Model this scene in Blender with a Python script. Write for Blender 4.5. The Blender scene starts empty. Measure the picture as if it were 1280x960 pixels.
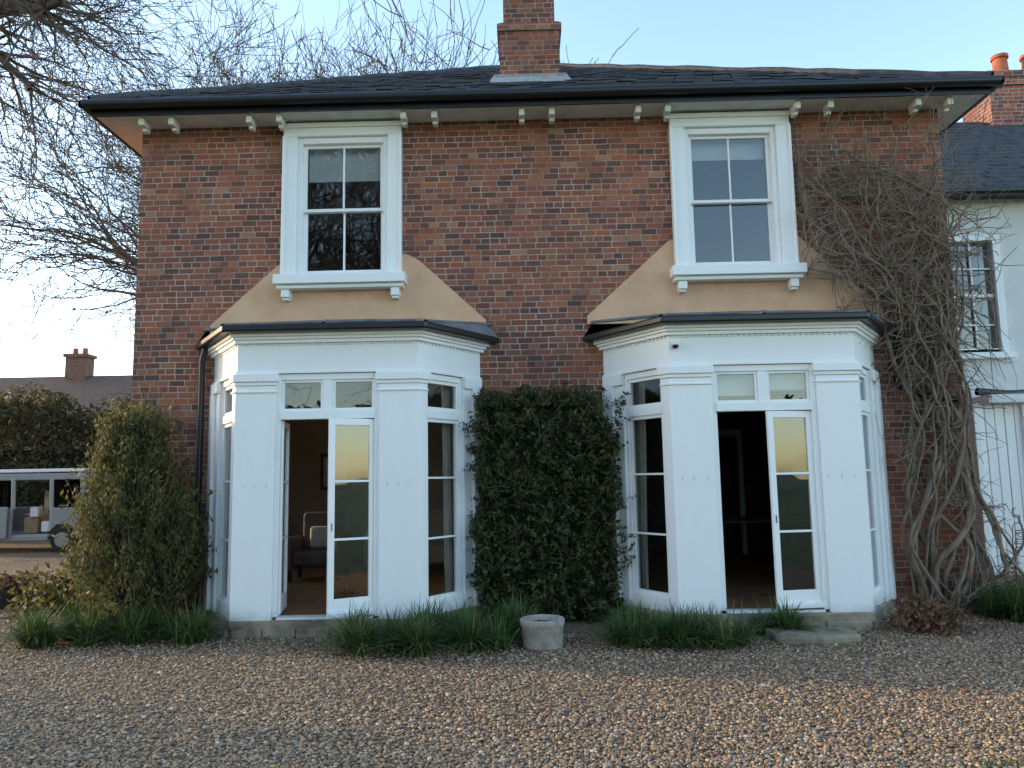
import bpy, math, random, numpy as np
from mathutils import Vector, Matrix
random.seed(7); rs=np.random.RandomState(7)
scene=bpy.context.scene
scene.view_settings.view_transform='Standard'
scene.view_settings.look='None'
scene.view_settings.exposure=0
col=scene.collection

# ---------------------------------------------------------------- materials
def newmat(name):
    m=bpy.data.materials.new(name); m.use_nodes=True
    nt=m.node_tree; nt.nodes.clear()
    out=nt.nodes.new('ShaderNodeOutputMaterial')
    b=nt.nodes.new('ShaderNodeBsdfPrincipled')
    nt.links.new(b.outputs[0],out.inputs[0])
    return m,nt,b,out
def N(nt,t,**kw):
    n=nt.nodes.new(t)
    for k,v in kw.items(): setattr(n,k,v)
    return n
def ramp(nt,fac,stops,interp='LINEAR'):
    r=N(nt,'ShaderNodeValToRGB'); r.color_ramp.interpolation=interp
    el=r.color_ramp.elements
    while len(el)<len(stops): el.new(0.5)
    for e,(p,c) in zip(el,stops):
        e.position=p; e.color=(c[0],c[1],c[2],1) if len(c)==3 else c
    if fac is not None: nt.links.new(fac,r.inputs[0])
    return r
def math_(nt,op,a,b=None,c=None):
    n=N(nt,'ShaderNodeMath',operation=op)
    for i,v in enumerate((a,b,c)):
        if v is None: continue
        if isinstance(v,(int,float)): n.inputs[i].default_value=v
        else: nt.links.new(v,n.inputs[i])
    return n.outputs[0]
def mix(nt,fac,a,b,blend='MIX'):
    n=N(nt,'ShaderNodeMix',data_type='RGBA',blend_type=blend)
    for s,v in ((n.inputs[0],fac),(n.inputs[6],a),(n.inputs[7],b)):
        if isinstance(v,(int,float)): s.default_value=v
        elif isinstance(v,tuple): s.default_value=(v[0],v[1],v[2],1)
        else: nt.links.new(v,s)
    return n.outputs[2]
def noise(nt,vec,scale,detail=3,rough=.55):
    n=N(nt,'ShaderNodeTexNoise'); n.inputs['Scale'].default_value=scale
    n.inputs['Detail'].default_value=min(detail,3); n.inputs['Roughness'].default_value=rough
    if vec is not None: nt.links.new(vec,n.inputs['Vector'])
    return n.outputs['Fac']
def objco(nt): return N(nt,'ShaderNodeTexCoord').outputs['Object']
def bump(nt,b,h,strength=.3,dist=.01):
    n=N(nt,'ShaderNodeBump'); n.inputs['Strength'].default_value=strength; n.inputs['Distance'].default_value=dist
    nt.links.new(h,n.inputs['Height']); nt.links.new(n.outputs[0],b.inputs['Normal'])
def simple(name,c,rough=.6,var=.15,scale=6,bstr=.15,bscale=40,bdist=.003,metal=0,c2=None):
    m,nt,b,o=newmat(name); co=objco(nt)
    f=noise(nt,co,scale,3,.6)
    if c2 is None: c2=tuple(x*(1-var*2) for x in c)
    r=ramp(nt,f,[(.3,c2),(.62,c)])
    nt.links.new(r.outputs[0],b.inputs['Base Color'])
    b.inputs['Roughness'].default_value=rough; b.inputs['Metallic'].default_value=metal
    if bstr: bump(nt,b,noise(nt,co,bscale,2),bstr,bdist)
    return m

def brickmat(name,shift=0,dark=1.0):
    m,nt,b,o=newmat(name); co=objco(nt)
    geo=N(nt,'ShaderNodeNewGeometry')
    sn=N(nt,'ShaderNodeSeparateXYZ'); nt.links.new(geo.outputs['Normal'],sn.inputs[0])
    sc=N(nt,'ShaderNodeSeparateXYZ'); nt.links.new(co,sc.inputs[0])
    side=math_(nt,'GREATER_THAN',math_(nt,'ABSOLUTE',sn.outputs[0]),.6)
    u=math_(nt,'ADD',math_(nt,'MULTIPLY',sc.outputs[0],math_(nt,'SUBTRACT',1.0,side)),math_(nt,'MULTIPLY',sc.outputs[1],side))
    wob=math_(nt,'MULTIPLY',math_(nt,'SUBTRACT',noise(nt,co,1.3,1),.5),.018)
    wob2=math_(nt,'MULTIPLY',math_(nt,'SUBTRACT',noise(nt,co,30,1),.5),.009)
    v=math_(nt,'ADD',math_(nt,'ADD',math_(nt,'ADD',sc.outputs[2],wob),wob2),3.0)
    row=math_(nt,'FLOOR',math_(nt,'DIVIDE',v,.073))
    wn=N(nt,'ShaderNodeTexWhiteNoise',noise_dimensions='1D'); nt.links.new(row,wn.inputs['W'])
    u=math_(nt,'ADD',math_(nt,'ADD',u,20.0),math_(nt,'MULTIPLY',wn.outputs['Value'],.085))
    cb=N(nt,'ShaderNodeCombineXYZ'); nt.links.new(u,cb.inputs[0]); nt.links.new(v,cb.inputs[1])
    t=N(nt,'ShaderNodeTexBrick',offset=.5,offset_frequency=2,squash=.62,squash_frequency=3)
    nt.links.new(cb.outputs[0],t.inputs['Vector'])
    t.inputs['Scale'].default_value=1; t.inputs['Mortar Size'].default_value=.0066
    t.inputs['Mortar Smooth'].default_value=.35; t.inputs['Brick Width'].default_value=.185
    t.inputs['Row Height'].default_value=.073; t.inputs['Bias'].default_value=0
    t.inputs['Color1'].default_value=(0,0,0,1); t.inputs['Color2'].default_value=(1,1,1,1); t.inputs['Mortar'].default_value=(.5,.5,.5,1)
    tone=ramp(nt,t.outputs['Color'],[(0,(.11,.055,.045)),(.12,(.17,.068,.048)),(.35,(.25,.082,.050)),(.6,(.32,.105,.056)),(.8,(.36,.135,.068)),(.92,(.20,.080,.06)),(1,(.40,.20,.115))])
    big=noise(nt,co,.45,3,.6)
    w=ramp(nt,big,[(.3,(.68,.70,.76)),(.62,(1.10,1.0,.95))])
    c=mix(nt,1.0,tone.outputs[0],w.outputs[0],'MULTIPLY')
    fine=ramp(nt,noise(nt,co,55,3,.7),[(.3,(.6,.6,.6)),(.7,(1.25,1.25,1.25))])
    c=mix(nt,.7,c,fine.outputs[0],'MULTIPLY')
    mort=ramp(nt,noise(nt,co,2.5,3),[(.32,(.20,.17,.15)),(.66,(.44,.39,.34))])
    c=mix(nt,t.outputs['Fac'],c,mort.outputs[0])
    gz=ramp(nt,sc.outputs[2],[(0,(.55,.6,.5)),(.6,(1,1,1))])
    c=mix(nt,.8,c,gz.outputs[0],'MULTIPLY')
    if dark!=1.0: c=mix(nt,1.0,c,(dark,dark,dark),'MULTIPLY')
    nt.links.new(c,b.inputs['Base Color']); b.inputs['Roughness'].default_value=.85
    bump(nt,b,math_(nt,'MULTIPLY',t.outputs['Fac'],-1.0),.6,.008)
    return m
BRICK=brickmat('red_brick'); BRICKD=brickmat('chimney_brick',dark=.85)
def whitepaint(name='white_gloss_paint',c=(.86,.86,.865),rough=.38):
    m,nt,b,o=newmat(name); co=objco(nt)
    st=N(nt,'ShaderNodeMapping'); st.inputs['Scale'].default_value=(5,5,1.2); nt.links.new(co,st.inputs[0])
    f=noise(nt,st.outputs[0],1.5,3,.65)
    r=ramp(nt,f,[(.3,(c[0]*.975,c[1]*.975,c[2]*.97)),(.6,c)])
    sc=N(nt,'ShaderNodeSeparateXYZ'); nt.links.new(co,sc.inputs[0])
    d=ramp(nt,math_(nt,'ADD',sc.outputs[2],math_(nt,'MULTIPLY',noise(nt,co,8,3),.2)),[(.25,(.66,.64,.58)),(.38,(1,1,1))])
    cc=mix(nt,.6,r.outputs[0],d.outputs[0],'MULTIPLY')
    nt.links.new(cc,b.inputs['Base Color']); b.inputs['Roughness'].default_value=rough
    bump(nt,b,noise(nt,co,14,2),.10,.005)
    return m
WHITE=whitepaint()
BLACK=simple('black_gutter_paint',(.010,.011,.014),.35,.2)
CREAM=simple('cream_soffit_paint',(.72,.70,.64),.6,.1)
STUCCO=simple('tan_stucco',(.68,.42,.27),.85,.06,scale=2.5,bstr=.3,bscale=60,c2=(.57,.34,.215))
LEAD=simple('lead_sheet',(.17,.18,.195),.55,.25,scale=4,bstr=.4,bscale=9,bdist=.02)
STONE=simple('weathered_stone',(.36,.30,.215),.9,.3,scale=4,bstr=.7,bscale=22,bdist=.02,c2=(.14,.115,.08))
SLATE=simple('roof_slate',(.066,.066,.074),.7,.3,scale=7,bstr=.5,bscale=25,bdist=.01,c2=(.024,.024,.026))
RENDERW=simple('white_render',(.74,.73,.70),.85,.06,scale=3,bstr=.3,bscale=50)
POT=simple('terracotta',(.50,.13,.05),.75,.2)
WOODF=simple('oak_floor',(.32,.17,.075),.45,.25)
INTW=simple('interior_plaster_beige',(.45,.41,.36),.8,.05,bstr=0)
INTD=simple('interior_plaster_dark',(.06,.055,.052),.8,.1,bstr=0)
CURT=simple('curtain_linen',(.46,.42,.37),.9,.1,bstr=.2)
CURP=simple('curtain_pink',(.42,.20,.16),.9,.1)
SOFA=simple('sofa_fabric',(.36,.37,.34),.9,.1)
CHAIR=simple('armchair_fabric',(.12,.09,.085),.9,.2)
BLIND=simple('roller_blind',(.66,.68,.70),.8,.05,bstr=0)
BARK=simple('bare_bark',(.13,.098,.072),.95,.3,scale=8,bstr=0)
VINE=simple('wisteria_bark',(.25,.19,.14),.9,.3,scale=9,bstr=.5,bscale=40,bdist=.01,c2=(.12,.09,.065))
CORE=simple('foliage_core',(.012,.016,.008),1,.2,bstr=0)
CONC=simple('concrete_planter',(.34,.31,.27),.9,.15,scale=12,bstr=.6,bscale=60,bdist=.006,c2=(.2,.18,.155))
SILV=simple('silver_car_paint',(.34,.35,.36),.35,.05,bstr=0,metal=.3)
RUB=simple('rubber_black',(.015,.015,.015),.8,.2,bstr=0)
BEIGE=simple('timber_load',(.45,.32,.17),.8,.3)
def glassmat(name,tint=(.86,.88,.88),f0=.085,rough=0.0):
    m,nt,b,o=newmat(name); nt.nodes.remove(b); co=objco(nt)
    g=N(nt,'ShaderNodeBsdfGlossy'); g.inputs['Roughness'].default_value=rough
    tr=N(nt,'ShaderNodeBsdfTransparent'); tr.inputs[0].default_value=(*tint,1)
    ge=N(nt,'ShaderNodeNewGeometry'); dp=N(nt,'ShaderNodeVectorMath',operation='DOT_PRODUCT')
    nt.links.new(ge.outputs['Normal'],dp.inputs[0]); nt.links.new(ge.outputs['Incoming'],dp.inputs[1])
    c=math_(nt,'SUBTRACT',1.0,math_(nt,'ABSOLUTE',dp.outputs['Value']))
    fr=math_(nt,'ADD',math_(nt,'MULTIPLY',math_(nt,'POWER',c,5.0),1-f0),f0)
    mx=N(nt,'ShaderNodeMixShader'); nt.links.new(fr,mx.inputs[0]); nt.links.new(tr.outputs[0],mx.inputs[1]); nt.links.new(g.outputs[0],mx.inputs[2])
    bp=N(nt,'ShaderNodeBump'); bp.inputs['Strength'].default_value=.04; bp.inputs['Distance'].default_value=.05
    nt.links.new(noise(nt,co,2.2,1),bp.inputs['Height']); nt.links.new(bp.outputs[0],g.inputs['Normal'])
    nt.links.new(mx.outputs[0],o.inputs[0]); return m
GLASS=glassmat('window_glass')
def leafmat(name,stops,trans=.3,rough=.6):
    m,nt,b,o=newmat(name)
    a=N(nt,'ShaderNodeAttribute',attribute_name='shade')
    r=ramp(nt,a.outputs['Fac'],stops)
    nt.links.new(r.outputs[0],b.inputs['Base Color']); b.inputs['Roughness'].default_value=rough
    b.inputs['Specular IOR Level'].default_value=.25
    t=N(nt,'ShaderNodeBsdfTranslucent'); nt.links.new(r.outputs[0],t.inputs[0])
    mx=N(nt,'ShaderNodeMixShader'); mx.inputs[0].default_value=trans
    nt.links.new(b.outputs[0],mx.inputs[1]); nt.links.new(t.outputs[0],mx.inputs[2]); nt.links.new(mx.outputs[0],o.inputs[0])
    return m
LEAF_H=leafmat('climber_leaves',[(0,(.022,.032,.012)),(.5,(.05,.075,.022)),(.85,(.085,.11,.035)),(1,(.14,.11,.055))])
LEAF_S=leafmat('shrub_leaves',[(0,(.05,.052,.018)),(.5,(.11,.115,.035)),(.85,(.18,.165,.055)),(1,(.24,.18,.08))],.4)
LEAF_B=leafmat('hedge_leaves',[(0,(.05,.05,.022)),(.5,(.11,.10,.045)),(1,(.18,.14,.07))],.35)
LEAF_C=leafmat('conifer_needles',[(0,(.01,.022,.008)),(1,(.05,.08,.03))])
GRASS=leafmat('grass_blades',[(0,(.035,.065,.02)),(.6,(.08,.14,.04)),(.9,(.13,.18,.065)),(1,(.27,.22,.11))],.3)
DEAD=leafmat('dry_leaves',[(0,(.09,.05,.03)),(1,(.25,.14,.08))])

# ---------------------------------------------------------------- mesh helpers
def link(o,parent=None):
    col.objects.link(o)
    if parent: o.parent=parent
    return o
def empty(name):
    e=bpy.data.objects.new(name,None); e.empty_display_size=.2; return link(e)
def fast(name,V,F,mat,parent=None,smooth=False,attr=None):
    V=np.asarray(V,dtype=np.float32); F=np.asarray(F,dtype=np.int32)
    me=bpy.data.meshes.new(name); me.vertices.add(len(V)); me.vertices.foreach_set('co',V.ravel())
    k=F.shape[1]; me.loops.add(F.size); me.loops.foreach_set('vertex_index',F.ravel())
    me.polygons.add(len(F)); me.polygons.foreach_set('loop_start',np.arange(0,F.size,k,dtype=np.int32))
    try: me.polygons.foreach_set('loop_total',np.full(len(F),k,dtype=np.int32))
    except Exception: pass
    me.update(calc_edges=True)
    if smooth: me.polygons.foreach_set('use_smooth',np.ones(len(F),dtype=bool))
    if attr is not None:
        if attr.ndim==1:
            a=me.attributes.new('shade','FLOAT','POINT'); a.data.foreach_set('value',attr.astype(np.float32))
        else:
            a=me.attributes.new('tint','FLOAT_COLOR','POINT'); a.data.foreach_set('color',attr.astype(np.float32).ravel())
    me.materials.append(mat)
    return link(bpy.data.objects.new(name,me),parent)
class MB:
    def __init__(s): s.v=[]; s.f=[]
    def prism(s,pts,z0,z1,zt=None):
        n=len(pts)
        a=0
        for i in range(n):
            x0,y0=pts[i]; x1,y1=pts[(i+1)%n]; a+=x0*y1-x1*y0
        if a<0: pts=pts[::-1]
        k=len(s.v)
        s.v+=[(p[0],p[1],z0) for p in pts]+[(p[0],p[1],z1) for p in pts]
        s.f.append([k+i for i in range(n)][::-1]); s.f.append([k+n+i for i in range(n)])
        for i in range(n):
            j=(i+1)%n; s.f.append([k+i,k+j,k+n+j,k+n+i])
        return s
    def box(s,x0,x1,y0,y1,z0,z1): return s.prism([(x0,y0),(x1,y0),(x1,y1),(x0,y1)],z0,z1)
    def ext(s,pts,y0,y1):      # polygon in xz extruded on y
        n=len(pts); k=len(s.v)
        s.v+=[(p[0],y0,p[1]) for p in pts]+[(p[0],y1,p[1]) for p in pts]
        s.f.append([k+i for i in range(n)]); s.f.append([k+n+i for i in range(n)][::-1])
        for i in range(n):
            j=(i+1)%n; s.f.append([k+i,k+n+i,k+n+j,k+j])
        return s
    def cyl(s,x,y,z0,z1,r0,r1=None,n=24):
        r1=r0 if r1 is None else r1; k=len(s.v)
        for z,r in ((z0,r0),(z1,r1)):
            s.v+=[(x+r*math.cos(2*math.pi*i/n),y+r*math.sin(2*math.pi*i/n),z) for i in range(n)]
        s.f.append([k+i for i in range(n)][::-1]); s.f.append([k+n+i for i in range(n)])
        for i in range(n):
            j=(i+1)%n; s.f.append([k+i,k+j,k+n+j,k+n+i])
        return s
    def obj(s,name,mat,parent=None,bevel=0,seg=2,recalc=False):
        me=bpy.data.meshes.new(name); me.from_pydata([tuple(v) for v in s.v],[],s.f); me.update()
        if recalc:
            import bmesh
            bm=bmesh.new(); bm.from_mesh(me); bmesh.ops.recalc_face_normals(bm,faces=bm.faces); bm.to_mesh(me); bm.free()
        me.materials.append(mat); o=link(bpy.data.objects.new(name,me),parent)
        if bevel:
            b=o.modifiers.new('bevel','BEVEL'); b.width=bevel; b.segments=seg; b.limit_method='ANGLE'
        return o
def cells(mb,axis,u0,u1,z0,z1,t0,t1,holes):
    us=sorted(set([u0,u1]+[h[0] for h in holes]+[h[1] for h in holes])); zs=sorted(set([z0,z1]+[h[2] for h in holes]+[h[3] for h in holes]))
    for i in range(len(us)-1):
        for j in range(len(zs)-1):
            cu=(us[i]+us[i+1])/2; cz=(zs[j]+zs[j+1])/2
            if any(h[0]<cu<h[1] and h[2]<cz<h[3] for h in holes): continue
            if axis=='x': mb.box(us[i],us[i+1],t0,t1,zs[j],zs[j+1])
            else: mb.box(t0,t1,us[i],us[i+1],zs[j],zs[j+1])
def tubes(name,pl,mat,parent=None,sides=5):
    Vs=[];Fs=[];off=0
    ang=np.arange(sides)*2*math.pi/sides; ca=np.cos(ang)[:,None]; sa=np.sin(ang)[:,None]
    for P,R in pl:
        P=np.array(P,dtype=float); n=len(P)
        T=np.gradient(P,axis=0); T/=np.linalg.norm(T,axis=1)[:,None]+1e-9
        ref=np.array([0.31,0.9,.2]) if abs(T[0][1])<.8 else np.array([1.,.1,.1])
        A=np.cross(T,ref); A/=np.linalg.norm(A,axis=1)[:,None]+1e-9; B=np.cross(T,A)
        V=P[:,None,:]+np.array(R)[:,None,None]*(A[:,None,:]*ca[None]+B[:,None,:]*sa[None])
        Vs.append(V.reshape(-1,3))
        i=np.arange(n-1)[:,None]*sides; j=np.arange(sides)[None]; j2=(j+1)%sides
        F=np.stack([i+j,i+j2,i+sides+j2,i+sides+j],-1).reshape(-1,4)+off
        Fs.append(F); off+=n*sides
    return fast(name,np.concatenate(Vs),np.concatenate(Fs),mat,parent,smooth=True)

# ---------------------------------------------------------------- camera
psi=math.radians(1.0); p=math.radians(7.0); th=math.radians(1.0)
F=Vector((-math.sin(psi)*math.cos(p),math.cos(psi)*math.cos(p),math.sin(p)))
R0=Vector((math.cos(psi),math.sin(psi),0)); U0=R0.cross(F)
R=R0*math.cos(th)-U0*math.sin(th); U=U0*math.cos(th)+R0*math.sin(th)
cam=bpy.data.cameras.new('camera'); cam.lens=27; cam.sensor_width=36; cam.clip_end=2000; cam.clip_start=.05
co_=link(bpy.data.objects.new('camera',cam))
M=Matrix((R,U,-F)).transposed().to_4x4(); M.translation=Vector((0,-9.1,1.6)); co_.matrix_world=M
scene.camera=co_

# ---------------------------------------------------------------- light
SUN_AZ=math.radians(-74); SUN_EL=math.radians(12)
w=bpy.data.worlds.new('World'); scene.world=w; w.use_nodes=True
nt=w.node_tree; nt.nodes.clear()
wo=nt.nodes.new('ShaderNodeOutputWorld'); bg=nt.nodes.new('ShaderNodeBackground'); sk=nt.nodes.new('ShaderNodeTexSky')
sk.sky_type='NISHITA'; sk.sun_disc=False; sk.sun_elevation=SUN_EL; sk.sun_rotation=SUN_AZ
sk.air_density=1.0; sk.dust_density=.7; sk.ozone_density=1.2
bg.inputs[1].default_value=.60
nt.links.new(sk.outputs[0],bg.inputs[0]); nt.links.new(bg.outputs[0],wo.inputs[0])
sd=Vector((math.sin(SUN_AZ)*math.cos(SUN_EL),math.cos(SUN_AZ)*math.cos(SUN_EL),math.sin(SUN_EL)))
L=bpy.data.lights.new('sun','SUN'); L.energy=5.0; L.angle=math.radians(.6); L.color=(1,.74,.46)
lo=link(bpy.data.objects.new('sun',L)); lo.rotation_euler=sd.to_track_quat('Z','Y').to_euler(); lo.location=sd*50

# ---------------------------------------------------------------- ground
m,nt,b,o=newmat('lawn'); co=objco(nt)
r=ramp(nt,noise(nt,co,3,3,.7),[(.3,(.035,.06,.015)),(.7,(.09,.12,.035))]); nt.links.new(r.outputs[0],b.inputs['Base Color']); b.inputs['Roughness'].default_value=.9
LAWN=m
fast('ground',[(-700,-700,0),(700,-700,0),(700,700,0),(-700,700,0)],[(0,1,2,3)],LAWN)
m,nt,b,o=newmat('gravel'); co=objco(nt)
v=N(nt,'ShaderNodeTexVoronoi'); v.inputs['Scale'].default_value=44; nt.links.new(co,v.inputs['Vector'])
sep=N(nt,'ShaderNodeSeparateColor'); nt.links.new(v.outputs['Color'],sep.inputs[0])
r=ramp(nt,sep.outputs[0],[(0,(.11,.075,.05)),(.25,(.22,.148,.09)),(.55,(.34,.235,.145)),(.8,(.43,.32,.21)),(.93,(.54,.46,.36)),(1,(.16,.15,.15))])
edge=ramp(nt,v.outputs['Distance'],[(.25,(1,1,1)),(.75,(.25,.22,.2))])
c=mix(nt,1.0,r.outputs[0],edge.outputs[0],'MULTIPLY')
pat=ramp(nt,noise(nt,co,.7,3,.6),[(.35,(.70,.68,.66)),(.6,(1.05,1.03,1))])
c=mix(nt,1.0,c,pat.outputs[0],'MULTIPLY')
nt.links.new(c,b.inputs['Base Color']); b.inputs['Roughness'].default_value=.85
bump(nt,b,math_(nt,'SUBTRACT',1.0,v.outputs['Distance']),.9,.015); GRAV=m
gp=[]
for i in range(60):
    x=-40+80*i/59; gp.append((x,-4.80+.12*math.sin(x*2.1)+.1*random.random()+(.10 if 2.4<x<3.4 else 0)))
gp+= [(40,30),(-40,30)]
me=bpy.data.meshes.new('gravel_driveway'); me.from_pydata([(x,y,.004) for x,y in gp],[],[list(range(len(gp)))]); me.materials.append(GRAV)
gravel=link(bpy.data.objects.new('gravel_driveway',me))
m,nt,b,o=newmat('pebble_stone')
a=N(nt,'ShaderNodeAttribute',attribute_name='tint'); nt.links.new(a.outputs['Color'],b.inputs['Base Color']); b.inputs['Roughness'].default_value=.75
PEB=m
n=100000
d=4.3+rs.rand(n)**1.3*8.5
x=(rs.rand(n)*2-1)*d*.74; y=d-9.1
ok=(y>-4.74+.1*np.sin(x*2.1)) & ~((y>-.95)&(x>-3.9)&(x<4.4)) & ~(y>-.05)
ok|=(y>-.05)&(x<-5)&(rs.rand(n)<.5)
x=x[ok];y=y[ok];n=len(x)
sz=(.0075+.0105*rs.rand(n)**1.5)*(1+.3*(rs.rand(n)>.92))
octv=np.array([(1,0,0),(0,1,0),(-1,0,0),(0,-1,0),(0,0,1),(0,0,-1)],float)
octf=np.array([(0,1,4),(1,2,4),(2,3,4),(3,0,4),(1,0,5),(2,1,5),(3,2,5),(0,3,5)])
an=rs.rand(n)*6.28; sx=sz*(.8+.6*rs.rand(n)); sy=sz*(.7+.4*rs.rand(n)); szz=sz*(.45+.4*rs.rand(n))
jit=1+.35*(rs.rand(n,6,1)-.5)
V=octv[None]*jit*np.stack([sx,sy,szz],1)[:,None,:]
V[:,:,0]+=.35*V[:,:,2]*(rs.rand(n,1)-.5)*2
cx_=np.cos(an)[:,None]; sn_=np.sin(an)[:,None]
X=V[:,:,0]*cx_-V[:,:,1]*sn_+x[:,None]; Y=V[:,:,0]*sn_+V[:,:,1]*cx_+y[:,None]; Z=V[:,:,2]+.006+.006*rs.rand(n,1)
V=np.stack([X,Y,Z],-1).reshape(-1,3); Fc=(octf[None]+(np.arange(n)*6)[:,None,None]).reshape(-1,3)
pal=np.array([(.33,.22,.13),(.41,.29,.18),(.24,.155,.095),(.49,.38,.26),(.13,.10,.08),(.36,.20,.105),(.55,.48,.39),(.27,.23,.20),(.45,.28,.14)])
C=pal[rs.choice(len(pal),n,p=[.2,.19,.16,.09,.1,.1,.03,.07,.06])]*(.65+.5*rs.rand(n,1))
C=np.repeat(np.concatenate([C,np.ones((n,1))],1),6,axis=0)
po=fast('loose_gravel_stones',V,Fc,PEB,gravel,attr=C)

# ---------------------------------------------------------------- house
house=empty('brick_house')
HX0,HX1=-4.74,5.15
BAYS=[(-2.14,-2.2),(2.54,2.56)]
mb=MB()
holes=[]
for bc,wc in BAYS:
    holes.append((bc-1.35,bc+1.35,.2,2.8)); holes.append((wc-.6,wc+.6,4.09,5.8))
cells(mb,'x',HX0,HX1,0,6.06,0,.3,holes)
cells(mb,'y',.3,10.5,0,6.06,HX0,HX0+.3,[(1.6,3.0,.95,2.5)])  # side opening is added, out of view, to let sunlight into the left room
mb.box(HX1-.3,HX1,.3,10.5,0,6.06); mb.box(HX0,HX1,10.5,10.8,0,6.06)
mb.obj('brick_walls',BRICK,house)
mb=MB(); mb.box(HX0+.31,HX1-.31,.31,5,.0,.2); mb.obj('ground_floor_boards',WOODF,house)
mb=MB(); mb.box(HX0+.31,HX1-.31,.31,5,3.0,3.1); mb.box(HX0+.31,.15,4.9,5,.2,3.0); cells(mb,'y',.31,4.9,.2,3.0,HX0+.3,HX0+.34,[(1.6,3.0,.95,2.5)])  # inner lining pierced by the same added light opening
mb.box(.11,.15,.31,4.9,.2,3); mb.box(HX0+.31,HX1-.31,.31,4.9,5.95,6.0)
mb.obj('interior_walls_pale',INTW,house)
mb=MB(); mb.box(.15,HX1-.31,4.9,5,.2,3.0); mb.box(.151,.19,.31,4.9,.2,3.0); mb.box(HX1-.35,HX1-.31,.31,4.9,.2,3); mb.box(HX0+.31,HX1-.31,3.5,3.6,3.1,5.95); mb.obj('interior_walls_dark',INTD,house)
mb=MB(); mb.box(2.9,2.98,4.84,4.9,.2,2.3); mb.box(3.8,3.88,4.84,4.9,.2,2.3); mb.box(2.9,3.88,4.84,4.9,2.3,2.4); mb.obj('interior_door_frame',WHITE,house)
mb=MB(); mb.box(-3.75,-3.2,4.86,4.9,1.45,2.1); mb.obj('picture_frame',CHAIR,house,bevel=.01)
mb=MB(); mb.box(-3.69,-3.26,4.85,4.86,1.51,2.04); mb.obj('picture_print',BLIND,house)

def soft(name,boxes,mat,parent,bev=.05):
    mb=MB()
    for q in boxes: mb.box(*q)
    return mb.obj(name,mat,parent,bevel=bev,seg=3)
arm=empty('armchair')
soft('seat',[(-3.35,-2.75,1.9,2.5,.42,.62)],CHAIR,arm); soft('backrest',[(-3.35,-2.75,2.42,2.6,.55,1.15)],CHAIR,arm)
soft('armrests',[(-3.47,-3.36,1.9,2.55,.35,.82),(-2.74,-2.63,1.9,2.55,.35,.82)],CHAIR,arm)
soft('cushion',[(-3.2,-2.9,2.25,2.4,.63,.95)],CURT,arm)
soft('legs',[(-3.42,-3.37,1.95,2.0,.2,.36),(-2.72,-2.67,1.95,2.0,.2,.36),(-3.42,-3.37,2.45,2.5,.2,.36),(-2.72,-2.67,2.45,2.5,.2,.36)],RUB,arm,.005)
sofa=empty('sofa')
soft('seat',[(-2.3,-.6,2.6,3.3,.35,.62)],SOFA,sofa); soft('backrest',[(-2.3,-.6,3.2,3.45,.5,1.15)],SOFA,sofa); soft('armrests',[(-2.48,-2.31,2.6,3.4,.3,.85),(-.59,-.42,2.6,3.4,.3,.85)],SOFA,sofa)
soft('feet',[(-2.4,-2.33,2.65,2.72,.2,.31),(-.55,-.48,2.65,2.72,.2,.31)],RUB,sofa,.004)
tab=empty('dining_table')
soft('top',[(2.6,4.2,2.2,3.2,.9,.94)],CHAIR,tab,.01)
soft('legs',[(2.65,2.72,2.25,2.32,.2,.9),(4.08,4.15,2.25,2.32,.2,.9),(2.65,2.72,3.08,3.15,.2,.9),(4.08,4.15,3.08,3.15,.2,.9)],CHAIR,tab,.005)
def curtain(name,pts0,pts1,z0,z1,mat,parent,folds=7,amp=.03):
    V=[];Fq=[];n=folds*6
    p0=np.array(pts0,float);p1=np.array(pts1,float); dd=p1-p0; Ld=np.linalg.norm(dd); nn=np.array([-dd[1],dd[0]])/Ld
    for k,z in enumerate(np.linspace(z1,z0,8)):
        for i in range(n+1):
            t=i/n; q=p0+dd*t*(1-.035*k)+nn*amp*math.sin(t*folds*2*math.pi+.25*math.sin(k))*(.6+.08*k)
            V.append((q[0],q[1],z))
    for k in range(7):
        for i in range(n): a=k*(n+1)+i; Fq.append((a,a+1,a+n+2,a+n+1))
    return fast(name,V,Fq,mat,parent,smooth=True)
curtain('curtain_pink_left',(-2.75,4.7),(-2.35,4.7),.25,2.6,CURP,house)
curtain('curtain_pink_side',(-4.3,3.1),(-4.3,3.6),.25,2.7,CURP,house)

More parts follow.
